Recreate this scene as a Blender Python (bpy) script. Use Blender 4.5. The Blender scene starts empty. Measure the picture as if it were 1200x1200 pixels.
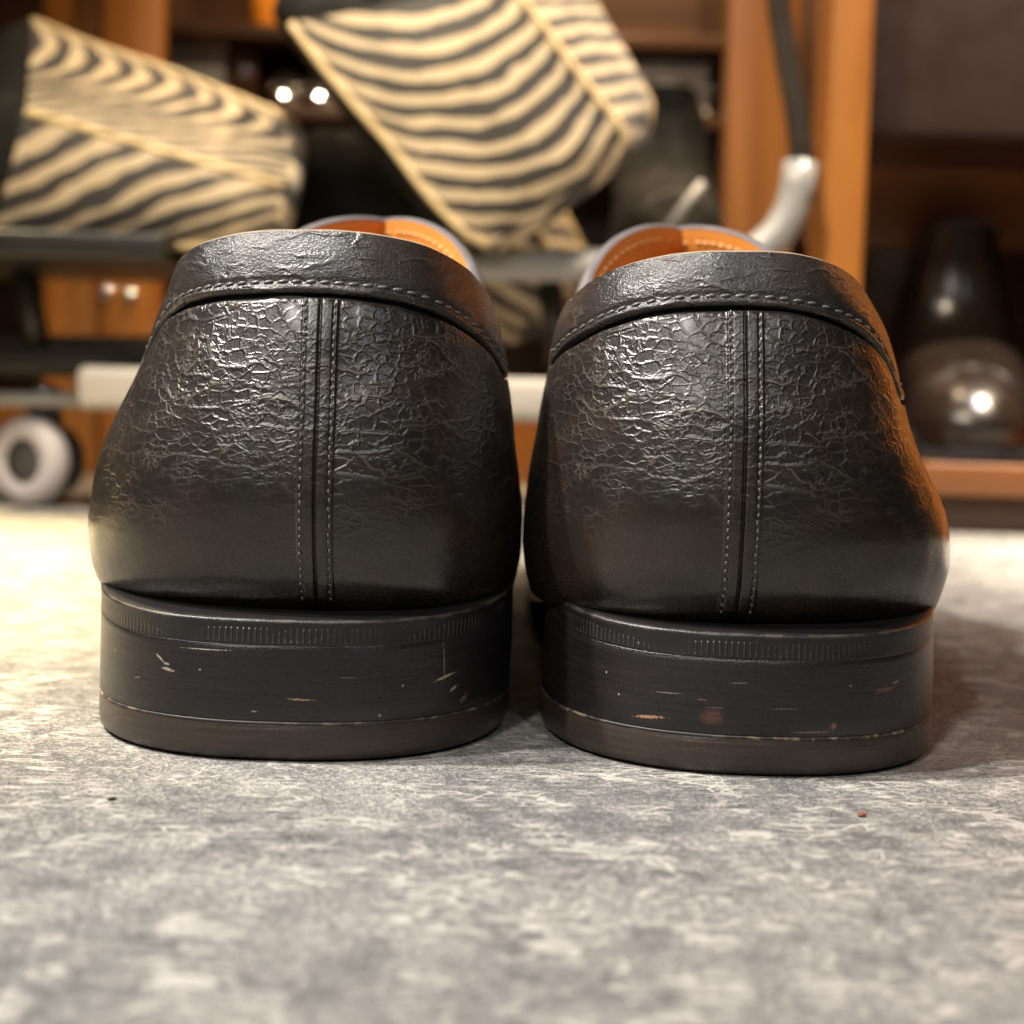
import bpy, bmesh, math, random
from mathutils import Vector, Matrix, noise

# ------------------------------------------------------------------ units
U = 0.00087                      # one modelling unit (u) in metres
R = math.radians
random.seed(7)
C = bpy.context.scene.collection
scene = bpy.context.scene

# ------------------------------------------------------------------ camera
FPX = 1675.0                     # focal length in pixels of a 1200 px wide picture
CAM = Vector((0, -250, 64))
PITCH, ROLL = 4.45, 1.6
cam_m = Matrix.Rotation(R(90 - PITCH), 3, 'X') @ Matrix.Rotation(R(ROLL), 3, 'Z')
cd = bpy.data.cameras.new('camera')
cd.sensor_width = 36.0
cd.lens = 36.0 * FPX / 1200.0
cd.clip_start = 0.005
cd.clip_end = 50
cd.dof.use_dof = True
cd.dof.focus_distance = 254 * U
cd.dof.aperture_fstop = 15.5
cam = bpy.data.objects.new('camera', cd)
C.objects.link(cam)
cam.matrix_world = Matrix.Translation(CAM * U) @ cam_m.to_4x4()
scene.camera = cam

# ------------------------------------------------------------------ world, lamps, exposure
world = bpy.data.worlds.new('World')
scene.world = world
world.use_nodes = True
bg = world.node_tree.nodes['Background']
bg.inputs[0].default_value = (1.0, 0.84, 0.66, 1)
bg.inputs[1].default_value = 0.022

def lamp(name, pos, target, watts, size, col, spread=180, shape='DISK', size_y=None):
    d = bpy.data.lights.new(name, 'AREA')
    d.shape = shape
    d.size = size * U
    if size_y: d.size_y = size_y * U
    d.energy = watts
    d.color = col
    d.spread = R(spread)
    o = bpy.data.objects.new(name, d)
    C.objects.link(o)
    p, t = Vector(pos) * U, Vector(target) * U
    o.location = p
    o.rotation_euler = (t - p).to_track_quat('-Z', 'Y').to_euler()
    return o

lamp('side_downlight', (-640, -10, 1080), (0, 20, 30), 2.0, 40, (1.0, 0.95, 0.88), 60)
lamp('side_front_downlight', (-600, -230, 960), (0, 0, 30), .95, 45, (1.0, 0.96, 0.90), 60)
lamp('front_downlight', (-330, -780, 780), (0, 0, 60), .48, 90, (1.0, 0.95, 0.89), 60)
lamp('front_downlight_cool', (300, -760, 800), (0, 0, 60), .16, 80, (0.90, 0.95, 1.0), 60)
lamp('rear_downlight', (-620, 460, 900), (-300, 240, 0), 3.4, 60, (1.0, 0.77, 0.40), 34)
lamp('rear_downlight_right', (420, 480, 900), (340, 340, 0), .7, 50, (1.0, 0.92, 0.80), 24)
lamp('added_panel_lamp', (600, 360, 760), (560, 560, 100), 3.4, 60, (1.0, 0.76, 0.48), 40)  # added lamp, lights the unseen panel that the right shoe reflects
lamp('shop_downlight', (-110, 60, 860), (-60, 560, 190), 1.1, 60, (1.0, 0.84, 0.60), 50)
lamp('wall_downlight', (60, 640, 900), (60, 860, 200), 3.2, 40, (1.0, 0.72, 0.42), 90)
lamp('cabinet_downlight', (400, 430, 860), (320, 545, 90), 1.1, 50, (1.0, 0.76, 0.46), 60)
lamp('cabinet_downlight_cool', (350, 420, 860), (310, 545, 90), .7, 45, (0.95, 0.96, 1.0), 60)

scene.view_settings.view_transform = 'Standard'
scene.view_settings.look = 'None'
scene.view_settings.exposure = 0.0
scene.view_settings.gamma = 1.0

# ------------------------------------------------------------------ helpers
def at(px, py, Y):
    """pixel of the 1200 px photograph -> point on the plane y = Y (in u)"""
    d = cam_m @ Vector(((px - 600) / FPX, (600 - py) / FPX, -1.0))
    k = (Y - CAM.y) / d.y
    return CAM + d * k

def lerp(a, b, t): return a + (b - a) * t
def clamp(x, a=0.0, b=1.0): return max(a, min(b, x))
def sstep(a, b, x):
    t = clamp((x - a) / (b - a)); return t * t * (3 - 2 * t)
def interp(xs, ys, x):
    if x <= xs[0]: return ys[0]
    if x >= xs[-1]: return ys[-1]
    for i in range(len(xs) - 1):
        if x <= xs[i + 1]:
            return lerp(ys[i], ys[i + 1], (x - xs[i]) / (xs[i + 1] - xs[i]))
def cubic(xs, ys, x):
    """monotone-ish Catmull interpolation"""
    n = len(xs)
    if x <= xs[0]: return ys[0]
    if x >= xs[-1]: return ys[-1]
    i = max(k for k in range(n - 1) if xs[k] <= x)
    def m(k):
        if k == 0: return (ys[1] - ys[0]) / (xs[1] - xs[0])
        if k == n - 1: return (ys[-1] - ys[-2]) / (xs[-1] - xs[-2])
        a = (ys[k] - ys[k - 1]) / (xs[k] - xs[k - 1]); b = (ys[k + 1] - ys[k]) / (xs[k + 1] - xs[k])
        if a * b <= 0: return 0.0
        return 2 * a * b / (a + b)
    h = xs[i + 1] - xs[i]; t = (x - xs[i]) / h
    a, b = m(i) * h, m(i + 1) * h
    return ((2*t**3 - 3*t*t + 1) * ys[i] + (t**3 - 2*t*t + t) * a + (-2*t**3 + 3*t*t) * ys[i + 1] + (t**3 - t*t) * b)

class MB:
    """collects vertices (in u), faces, uv (in u) and material slots, links them as ONE mesh object"""
    def __init__(s): s.v, s.f, s.uv, s.mi = [], [], [], []
    def add(s, p, uv=(0, 0)):
        s.v.append(Vector(p)); s.uv.append(uv); return len(s.v) - 1
    def face(s, idx, mi=0): s.f.append(tuple(idx)); s.mi.append(mi)
    def grid(s, rows, uvs=None, close=False, mi=0, flip=False):
        """rows: list of equally long lists of points"""
        ids = [[s.add(p, uvs[i][j] if uvs else (0, 0)) for j, p in enumerate(r)] for i, r in enumerate(rows)]
        n = len(ids[0])
        for i in range(len(ids) - 1):
            for j in range(n if close else n - 1):
                q = (ids[i][j], ids[i][(j + 1) % n], ids[i + 1][(j + 1) % n], ids[i + 1][j])
                s.face(q[::-1] if flip else q, mi(i, j) if callable(mi) else mi)
        return ids
    def box(s, c, d, rot=None, mi=0):
        c = Vector(c); hx, hy, hz = (k / 2 for k in d)
        ids = []
        for x, y, z in ((-1,-1,-1),(1,-1,-1),(1,1,-1),(-1,1,-1),(-1,-1,1),(1,-1,1),(1,1,1),(-1,1,1)):
            p = Vector((x*hx, y*hy, z*hz))
            if rot: p = rot @ p
            ids.append(s.add(c + p, (p.x, p.z)))
        for q in ((0,3,2,1),(4,5,6,7),(0,1,5,4),(1,2,6,5),(2,3,7,6),(3,0,4,7)):
            s.face([ids[k] for k in q], mi)
    def tube(s, pts, r, n=14, cap=True, mi=0):
        pts = [Vector(p) for p in pts]
        rr = r if isinstance(r, (list, tuple)) else [r] * len(pts)
        rows = []; up = None
        for i, p in enumerate(pts):
            t = (pts[min(i + 1, len(pts) - 1)] - pts[max(i - 1, 0)]).normalized()
            if up is None:
                up = Vector((0, 0, 1)) if abs(t.z) < .8 else Vector((0, 1, 0))
            a = t.cross(up).normalized(); b = a.cross(t).normalized(); up = b
            rows.append([p + (a * math.cos(k * math.tau / n) + b * math.sin(k * math.tau / n)) * rr[i] for k in range(n)])
        ids = s.grid(rows, None, True, mi, flip=True)
        if cap:
            s.face(ids[0], mi); s.face(ids[-1][::-1], mi)
    def ellipsoid(s, c, axes, seg=6, ring=5, mi=0):
        """axes: three vectors"""
        c = Vector(c); a, b, d = axes
        rows = []
        for i in range(ring + 1):
            ph = -math.pi / 2 + math.pi * i / ring
            rows.append([c + d * math.sin(ph) + (a * math.cos(k * math.tau / seg) + b * math.sin(k * math.tau / seg)) * max(math.cos(ph), .03) for k in range(seg)])
        s.grid(rows, None, True, mi)
    def build(s, name, mats, parent=None, base=(0, 0, 0), smooth=True, bevel=0, sub=0):
        base = Vector(base)
        me = bpy.data.meshes.new(name)
        me.from_pydata([(p - base) * U for p in s.v], [], s.f)
        lay = me.uv_layers.new(name='uv')
        for l in me.loops:
            lay.data[l.index].uv = s.uv[l.vertex_index]
        mats = mats if isinstance(mats, (list, tuple)) else [mats]
        for m in mats: me.materials.append(m)
        for p, k in zip(me.polygons, s.mi):
            p.material_index = k; p.use_smooth = smooth
        me.validate(); me.update()
        o = bpy.data.objects.new(name, me)
        C.objects.link(o)
        if parent: o.parent = parent
        else: o.location = base * U
        if bevel:
            b = o.modifiers.new('bevel', 'BEVEL'); b.width = bevel * U; b.segments = 3; b.limit_method = 'ANGLE'; b.angle_limit = R(40)
        if sub:
            b = o.modifiers.new('sub', 'SUBSURF'); b.levels = sub; b.render_levels = sub
        return o

def empty(name, base):
    o = bpy.data.objects.new(name, None); C.objects.link(o)
    o.location = Vector(base) * U; o.empty_display_size = .01
    return o
def tag(o, label=None, cat=None, group=None, kind=None):
    for k, v in (('label', label), ('category', cat), ('group', group), ('kind', kind)):
        if v: o[k] = v
    return o

# ------------------------------------------------------------------ materials
class NT:
    def __init__(s, name):
        s.m = bpy.data.materials.new(name); s.m.use_nodes = True
        s.t = s.m.node_tree; s.bsdf = s.t.nodes['Principled BSDF']
    def n(s, typ, ins=None, **kw):
        nd = s.t.nodes.new(typ)
        for k, v in kw.items(): setattr(nd, k, v)
        for k, v in (ins or {}).items(): s.put(nd.inputs[k], v)
        return nd
    def put(s, sock, v):
        if isinstance(v, bpy.types.NodeSocket): s.t.links.new(v, sock)
        elif isinstance(v, bpy.types.Node): s.t.links.new(v.outputs[0], sock)
        elif isinstance(v, (tuple, list)) and len(v) == 3 and sock.type == 'RGBA': sock.default_value = (*v, 1)
        else: sock.default_value = v
    def math(s, op, a, b=None, c=None, cl=False):
        nd = s.t.nodes.new('ShaderNodeMath'); nd.operation = op; nd.use_clamp = cl
        for i, v in enumerate((a, b, c)):
            if v is not None: s.put(nd.inputs[i], v)
        return nd.outputs[0]
    def ramp(s, x, a, b, lo=0.0, hi=1.0):
        nd = s.n('ShaderNodeMapRange', {0: x, 1: a, 2: b, 3: lo, 4: hi}, interpolation_type='SMOOTHSTEP')
        return nd.outputs[0]
    def mix(s, f, a, b):
        nd = s.t.nodes.new('ShaderNodeMix'); nd.data_type = 'RGBA'
        s.put(nd.inputs[0], f); s.put(nd.inputs[6], a); s.put(nd.inputs[7], b)
        return nd.outputs[2]
    def coord(s, kind='Object'): return s.n('ShaderNodeTexCoord').outputs[kind]
    def mapping(s, v, scale=(1, 1, 1), loc=(0, 0, 0), rot=(0, 0, 0)):
        return s.n('ShaderNodeMapping', {0: v, 1: loc, 2: rot, 3: scale}).outputs[0]
    def noise(s, v, scale, detail=3, rough=.5, dist=0):
        return s.n('ShaderNodeTexNoise', {'Vector': v, 'Scale': scale, 'Detail': detail, 'Roughness': rough, 'Distortion': dist}).outputs[0]
    def noisec(s, v, scale, detail=2):
        return s.n('ShaderNodeTexNoise', {'Vector': v, 'Scale': scale, 'Detail': detail}).outputs[1]
    def voro(s, v, scale, feature='DISTANCE_TO_EDGE', rnd=1.0):
        return s.n('ShaderNodeTexVoronoi', {'Vector': v, 'Scale': scale, 'Randomness': rnd}, feature=feature).outputs[0]
    def vadd(s, a, b, k=1.0):
        sc = s.n('ShaderNodeVectorMath', {0: b, 1: (k, k, k)}, operation='MULTIPLY').outputs[0]
        return s.n('ShaderNodeVectorMath', {0: a, 1: sc}, operation='ADD').outputs[0]
    def bump(s, h, strength=.5, dist=.001, normal=None):
        ins = {'Strength': strength, 'Distance': dist, 'Height': h}
        if normal is not None: ins['Normal'] = normal
        return s.n('ShaderNodeBump', ins).outputs[0]
    def out(s, base=None, rough=None, normal=None, **kw):
        if base is not None: s.put(s.bsdf.inputs['Base Color'], base)
        if rough is not None: s.put(s.bsdf.inputs['Roughness'], rough)
        if normal is not None: s.put(s.bsdf.inputs['Normal'], normal)
        for k, v in kw.items(): s.put(s.bsdf.inputs[k.replace('_', ' ')], v)
        return s.m

def simple(name, base, rough=.5, metal=0.0, var=.25, scale=60, bump=.15, coat=0):
    q = NT(name); co = q.coord()
    f = q.noise(co, scale, 4)
    c = q.mix(f, tuple(k * (1 - var) for k in base), tuple(k * (1 + var) for k in base))
    return q.out(c, q.ramp(f, .3, .7, rough * .85, min(1, rough * 1.15)), q.bump(q.noise(co, scale * 8, 3), bump, .0004), Metallic=metal, Coat_Weight=coat)

def leather_upper(name, wear_and_glow):
    q = NT(name)
    uv = q.coord('UV')
    sep = q.n('ShaderNodeSeparateXYZ', {0: uv})
    zc = sep.outputs[1]
    wob = q.noisec(q.mapping(uv, (.14, .14, 1)), 1.0, 3)
    w1 = q.vadd(uv, wob, 3.4)
    wob2 = q.noisec(q.mapping(uv, (.8, .8, 1)), 1.0, 2)
    w1 = q.vadd(w1, wob2, .75)
    # region masks: strong creasing high up, smooth polished counter low down
    patch = q.noise(q.mapping(uv, (.055, .055, 1), (3.1, 1.7, 0)), 1.0, 2)
    hz = q.math('ADD', zc, q.math('MULTIPLY', q.math('SUBTRACT', patch, .5), 44))
    fade = q.ramp(hz, 38, 62)
    # crease cells, wider than tall, three sizes
    w1 = q.vadd(uv, wob, 2.4)
    w1 = q.vadd(w1, wob2, .55)
    d1 = q.voro(q.mapping(w1, (.33, .52, 1)), 1.0, rnd=.9)
    d2 = q.voro(q.mapping(w1, (.50, .62, 1), (7, 3, 0)), 1.0, rnd=.95)
    d3 = q.voro(q.mapping(w1, (.075, .27, 1), (3, 9, 0), (0, 0, .12)), 1.0)
    br = q.ramp(q.noise(q.mapping(uv, (.14, .2, 1), (9, 4, 0)), 1.0, 3), .40, .64, .10, 1)
    br2 = q.ramp(q.noise(q.mapping(uv, (.12, .15, 1), (1, 14, 0)), 1.0, 2), .47, .62)
    br3 = q.ramp(q.noise(q.mapping(uv, (.06, .2, 1), (6, 2, 0)), 1.0, 2), .45, .56)
    thick = q.math('ADD', .006, q.math('MULTIPLY', q.noise(q.mapping(uv, (.5, .5, 1)), 1.0, 3, .6), .056))
    off_seam = q.ramp(q.math('ABSOLUTE', sep.outputs[0]), 2.2, 4.2, .45, 1)
    def ln(d, k=1.0):
        return q.math('SUBTRACT', 1.0, q.math('DIVIDE', d, q.math('MULTIPLY', thick, k), cl=True), cl=True)
    l1, l2, l3 = q.math('MULTIPLY', ln(d1), br), q.math('MULTIPLY', ln(d2, 1.2), br2), q.math('MULTIPLY', ln(d3, .9), br3)
    lines = q.math('MULTIPLY', q.math('MAXIMUM', q.math('MAXIMUM', l1, q.math('MULTIPLY', l2, .45)), l3), q.math('MULTIPLY', fade, off_seam))
    c1w = q.math('MULTIPLY', q.ramp(d1, -.01, .17, 1, 0), q.math('ADD', q.math('MULTIPLY', br, .75), .25))
    c2w = q.math('MULTIPLY', q.ramp(d2, -.01, .16, 1, 0), br2)
    c3w = q.math('MULTIPLY', q.ramp(d3, .0, .16, 1, 0), br3)
    cre = q.math('MULTIPLY', q.math('MAXIMUM', q.math('MAXIMUM', c1w, q.math('MULTIPLY', c2w, .55)), c3w), q.math('ADD', q.math('MULTIPLY', q.math('MULTIPLY', fade, off_seam), .93), .02))
    grain = q.noise(uv, 3.2, 4, .6)
    pore = q.voro(q.vadd(uv, wob2, .4), 1.5, 'F1')
    soft = q.noise(q.mapping(uv, (.12, .2, 1)), 1.0, 3)
    h = q.math('ADD', q.math('MULTIPLY', cre, -1.0), q.math('MULTIPLY', grain, q.math('ADD', q.math('MULTIPLY', fade, .16), .05)))
    h = q.math('ADD', h, q.math('MULTIPLY', pore, q.math('MULTIPLY', fade, .12)))
    h = q.math('ADD', h, q.math('MULTIPLY', soft, .8))
    tone = q.noise(q.mapping(uv, (.07, .07, 1), (5, 5, 0)), 1.0, 3)
    base = q.mix(q.ramp(tone, .35, .7), (.0115, .0092, .0078), (.0205, .0132, .0090))
    for (x0, x1, z0, z1, col_) in wear_and_glow:      # worn reddish-brown dressing, plus an orange reflection painted on the right shoe's edge
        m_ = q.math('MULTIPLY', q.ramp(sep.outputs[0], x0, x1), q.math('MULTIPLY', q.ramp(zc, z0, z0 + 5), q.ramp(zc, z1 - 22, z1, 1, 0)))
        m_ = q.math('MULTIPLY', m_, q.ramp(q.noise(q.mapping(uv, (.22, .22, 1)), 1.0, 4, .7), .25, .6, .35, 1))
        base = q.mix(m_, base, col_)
    base = q.mix(q.math('MULTIPLY', lines, .75), base, (.13, .108, .086))  # pale crease lines: glints painted into the leather colour
    rough = q.math('ADD', q.math('SUBTRACT', q.ramp(fade, 0, 1, .27, .35), q.math('MULTIPLY', lines, .09)), q.math('MULTIPLY', q.math('SUBTRACT', grain, .5), .18))
    return q.out(base, rough, q.bump(h, .34, .0006), Specular_IOR_Level=.6, Coat_Weight=.12, Coat_Roughness=.2)

def leather_collar():
    q = NT('fine_black_leather')
    uv = q.coord('UV')
    wob = q.noisec(q.mapping(uv, (.1, .25, 1)), 1.0, 3)
    w1 = q.vadd(uv, wob, 3.0)
    d1 = q.voro(q.mapping(w1, (.04, .24, 1), (2, 5, 0)), 1.0)
    br = q.ramp(q.noise(q.mapping(uv, (.08, .2, 1), (4, 4, 0)), 1.0, 2), .40, .60)
    lines = q.math('MULTIPLY', q.ramp(d1, 0, .05, 1, 0), br)
    wide = q.math('MULTIPLY', q.ramp(d1, 0, .16, 1, 0), br)
    grain = q.noise(q.mapping(uv, (1.5, 2.6, 1)), 1.6, 4, .65)
    pore = q.voro(q.mapping(uv, (1.1, 2.0, 1), rot=(0, 0, .5)), 1.3, 'F1')
    h = q.math('ADD', q.math('MULTIPLY', wide, -.8), q.math('ADD', q.math('MULTIPLY', grain, .55), q.math('MULTIPLY', pore, .4)))
    tone = q.noise(q.mapping(uv, (.06, .06, 1)), 1.0, 3)
    base = q.mix(q.ramp(tone, .35, .7), (.020, .0185, .018), (.036, .025, .018))
    base = q.mix(q.math('MULTIPLY', lines, .5), base, (.10, .085, .07))
    return q.out(base, q.ramp(grain, .3, .7, .22, .31), q.bump(h, .42, .0005), Specular_IOR_Level=.6)

def heel_edge(name, base, streak, scuffs=()):
    """dark dressed leather edge with horizontal streaks and bare scuffs"""
    q = NT(name)
    uv = q.coord('UV')
    st = q.noise(q.mapping(uv, (.05, 1.6, 1)), 1.0, 5, .6)
    fine = q.noise(uv, 2.6, 4, .6)
    spk = q.noise(q.mapping(uv, (.7, 2.6, 1), (3, 1, 0)), 1.3, 3, .6)
    c = q.mix(q.ramp(st, .35, .7), base, streak)
    c = q.mix(q.ramp(spk, .70, .78, 0, .45), c, (.16, .13, .12))
    for (x, z, w, hh, ang, col) in scuffs:
        m = q.mapping(uv, (1, 1, 1))
        # local frame of the scuff
        sub = q.n('ShaderNodeVectorMath', {0: m, 1: (x, z, 0)}, operation='SUBTRACT').outputs[0]
        rot = q.n('ShaderNodeVectorRotate', {'Vector': sub, 'Angle': -R(ang)}, rotation_type='Z_AXIS').outputs[0]
        scl = q.n('ShaderNodeVectorMath', {0: rot, 1: (1 / w, 1 / hh, 0)}, operation='MULTIPLY').outputs[0]
        ln = q.n('ShaderNodeVectorMath', {0: scl}, operation='LENGTH').outputs['Value']
        e = q.math('ADD', ln, q.math('MULTIPLY', q.math('SUBTRACT', q.noise(uv, 2.2, 3), .5), 1.7))
        c = q.mix(q.ramp(e, .35, .85, .85, 0), c, col)
    h = q.math('ADD', q.math('MULTIPLY', st, .5), q.math('MULTIPLY', fine, .35))
    return q.out(c, q.ramp(fine, .3, .7, .25, .37), q.bump(h, .5, .0004), Specular_IOR_Level=.5)

def rand_edge():
    """sole edge with the closely spaced upright notches of a fudge wheel"""
    q = NT('wheeled_sole_edge')
    uv = q.coord('UV')
    sep = q.n('ShaderNodeSeparateXYZ', {0: uv})
    x = q.math('ADD', sep.outputs[0], q.math('MULTIPLY', q.noise(uv, .5, 2), .5))
    wave = q.math('SINE', q.math('MULTIPLY', x, math.tau / 1.05))
    notch = q.ramp(wave, .1, .9)
    zb = q.math('MULTIPLY', q.ramp(sep.outputs[1], 21.3, 21.7), q.ramp(sep.outputs[1], 23.9, 24.3, 1, 0))
    worn = q.ramp(q.noise(q.mapping(uv, (.075, .3, 1)), 1.0, 3), .42, .60)
    k = q.math('MULTIPLY', notch, q.math('MULTIPLY', zb, worn))
    fine = q.noise(uv, 2.4, 4, .6)
    edge = q.math('MULTIPLY', q.ramp(q.math('ADD', sep.outputs[1], q.math('MULTIPLY', q.math('SUBTRACT', fine, .5), 2.0)), 24.9, 25.5), q.math('MULTIPLY', q.ramp(sep.outputs[1], 26.2, 27.2, 1, 0), q.ramp(q.noise(q.mapping(uv, (.3, .3, 1)), 1., 3), .4, .6)))
    c = q.mix(q.math('MULTIPLY', k, .22), (.0095, .0085, .0088), (.12, .108, .10))
    c = q.mix(q.math('MULTIPLY', edge, .18), c, (.20, .165, .13))
    h = q.math('ADD', q.math('MULTIPLY', k, .9), q.math('MULTIPLY', fine, .3))
    return q.out(c, .38, q.bump(h, .7, .0004), Specular_IOR_Level=.5)

def floor_mat():
    q = NT('worn_grey_slate_tile')
    co = q.n('ShaderNodeVectorMath', {0: q.coord(), 1: (1 / U, 1 / U, 1 / U)}, operation='MULTIPLY').outputs[0]
    w = q.vadd(co, q.noisec(q.mapping(co, (.05, .05, 1)), 1., 3), 6)
    big = q.noise(q.mapping(w, (.014, .018, 1), (4, 2, 0)), 1.0, 5, .6)
    mid = q.noise(q.mapping(w, (.15, .17, 1), rot=(0, 0, .5)), 1.0, 5, .68)
    fl = q.noise(q.mapping(w, (.95, 1.5, 1), rot=(0, 0, -.45)), 1.0, 5, .72)
    fl2 = q.noise(q.mapping(co, (2.0, 1.1, 1), (9, 1, 0), (0, 0, -.3)), 1.0, 4, .7)
    base = q.mix(q.ramp(mid, .36, .66), (.098, .098, .098), (.158, .154, .149))
    base = q.mix(q.ramp(big, .42, .66, 0, .45), base, (.20, .192, .18))
    k = q.ramp(q.math('ADD', q.math('MULTIPLY', mid, .6), q.math('MULTIPLY', big, .6)), .48, .72, .16, 1)
    base = q.mix(q.math('MULTIPLY', q.math('MULTIPLY', q.ramp(fl, .48, .56), k), .9), base, (.45, .425, .39))
    base = q.mix(q.math('MULTIPLY', q.ramp(fl2, .53, .62), q.math('MULTIPLY', k, .85)), base, (.55, .515, .465))
    dk = q.ramp(q.noise(q.mapping(w, (.8, .55, 1), (3, 8, 0)), 1.0, 4, .72), .57, .68)
    base = q.mix(q.math('MULTIPLY', dk, .55), base, (.05, .051, .054))
    chip = q.noise(q.mapping(w, (.8, 1.5, 1), (2, 6, 0), (0, 0, -.5)), 1.0, 4, .75)
    base = q.mix(q.math('MULTIPLY', q.ramp(chip, .575, .62), .75), base, (.55, .515, .46))
    # short curved hairline scratches in a few places
    sc = None
    for k_, (ang, loc) in enumerate(((.3, (1, 5, 0)), (1.3, (8, 2, 0)), (-.6, (4, 9, 0)))):
        ws = q.vadd(co, q.noisec(q.mapping(co, (.06, .06, 1), loc), 1., 2), 7)
        d = q.voro(q.mapping(ws, (.055, .34, 1), loc, (0, 0, ang)), 1.0)
        msk = q.ramp(q.noise(q.mapping(co, (.07, .07, 1), loc), 1., 2), .54, .62)
        e = q.math('MULTIPLY', q.ramp(d, .01, .085, 1, 0), msk)
        sc = e if sc is None else q.math('MAXIMUM', sc, e)
    base = q.mix(q.math('MULTIPLY', sc, .85), base, (.60, .56, .50))
    h = q.math('ADD', q.math('MULTIPLY', fl, .9), q.math('ADD', q.math('MULTIPLY', mid, 1.2), q.math('MULTIPLY', fl2, .7)))
    return q.out(base, q.ramp(fl, .35, .65, .38, .58), q.bump(h, .8, .0008), Specular_IOR_Level=.5)

def wood(name, base, dark, axis='Z', scale=1.0, rough=.38):
    q = NT(name); co = q.coord()
    sc = {'Z': (38, 38, 2.2), 'X': (2.2, 38, 38), 'Y': (38, 2.2, 38)}[axis]
    v = q.mapping(co, tuple(k * scale for k in sc))
    g = q.noise(v, 1.0, 5, .6, .6)
    g2 = q.noise(q.mapping(co, tuple(k * scale * 4 for k in sc)), 1.0, 4, .6)
    c = q.mix(q.ramp(g, .3, .7), dark, base)
    c = q.mix(q.ramp(g2, .55, .75, 0, .4), c, dark)
    return q.out(c, rough, q.bump(g2, .25, .0005), Coat_Weight=.2, Coat_Roughness=.25)

def zebra(name, freq, bend, ph=0.0, swirl=0.0):
    """tan hair-on hide with tapering dark stripes; uv in u over each panel"""
    q = NT(name); uv = q.coord('UV')
    sep = q.n('ShaderNodeSeparateXYZ', {0: uv})
    x, y = sep.outputs[0], sep.outputs[1]
    wn = q.noise(q.mapping(uv, (.010, .013, 1), (ph, 2, 0)), 1.0, 2, .45)
    wn2 = q.noise(q.mapping(uv, (.035, .04, 1), (ph, 7, 0)), 1.0, 2, .5)
    a = q.math('MULTIPLY', x, freq)
    b = q.math('MULTIPLY', q.math('MULTIPLY', y, y), bend)
    s = q.math('ADD', q.math('ADD', a, b), q.math('ADD', q.math('MULTIPLY', wn, 7.0), q.math('MULTIPLY', wn2, 3.4)))
    s = q.math('ADD', s, q.math('MULTIPLY', y, swirl))
    sn = q.math('SINE', s)
    th = q.math('ADD', q.math('MULTIPLY', q.noise(q.mapping(uv, (.03, .03, 1), (ph + 4, 1, 0)), 1.0, 2), 2.6), -1.62)
    k = q.ramp(q.math('SUBTRACT', sn, th), -.03, .2)
    hair = q.noise(q.mapping(uv, (.4, 1.2, 1)), 1.0, 4, .7)
    tan = q.mix(hair, (.40, .30, .18), (.56, .445, .29))
    c = q.mix(k, tan, (.016, .011, .008))
    return q.out(c, .5, q.bump(hair, .5, .001), Sheen_Weight=.25)

M = {}
M['upper_a'] = leather_upper('grained_black_leather', [(38, 54, 52, 100, (.034, .019, .012))])
M['upper_b'] = leather_upper('grained_black_leather_worn_painted_glow', [(47, 64, 38, 92, (.26, .065, .018)), (30, 50, 58, 104, (.036, .017, .010))])  # the strong orange patch paints a wood reflection into the leather colour
M['collar'] = leather_collar()
M['black_edge'] = simple('black_raw_edge', (.004, .004, .004), .7, var=.1)
M['thread'] = simple('waxed_black_thread', (.13, .12, .11), .32, var=.3, scale=900)
M['lining'] = simple('tan_lining_leather', (.62, .235, .045), .42, var=.14, scale=120, bump=.25)
M['rim'] = simple('cut_leather_rim', (.30, .225, .16), .45, var=.35, scale=260, bump=.3)
M['rim_dark'] = simple('dressed_leather_rim', (.17, .15, .145), .40, var=.2, scale=260, bump=.3)
M['stack_l'] = heel_edge('heel_stack_dressing', (.0080, .0068, .0078), (.0145, .0118, .0125), (
    (-28, 13.0, 1.1, .15, 6, (.2, .17, .15)), (12, 15.5, 2.4, .10, -3, (.17, .15, .14)), (-4, 9.0, .8, .22, 0, (.3, .25, .2)), (18, 8.3, .5, .3, 0, (.3, .25, .2)), (22, 13.5, .3, .3, 0, (.3, .25, .2)), (-14, 16.2, .35, .3, 0, (.26, .2, .17)), (36, 9.6, 1.6, .8, 30, (.12, .07, .045)), (-36, 16.5, .5, .3, 0, (.25, .2, .16)),
    (-22.5, 17.6, 1.5, .35, -35, (.33, .27, .2)), (-20.5, 15.6, 1.9, .45, -8, (.33, .27, .2)), (-21, 16.6, 1.2, .3, -8, (.30, .25, .2)),
    (4, 11.4, 3.2, .26, -2, (.30, .2, .12)), (31, 14.3, 3.6, .4, 12, (.34, .25, .17)), (30.5, 17, .18, 5.5, 4, (.2, .17, .14)), (33, 11.8, 1.3, .45, 25, (.3, .22, .15)), (-13, 20.0, 6, .14, 1, (.4, .36, .32))))
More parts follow.
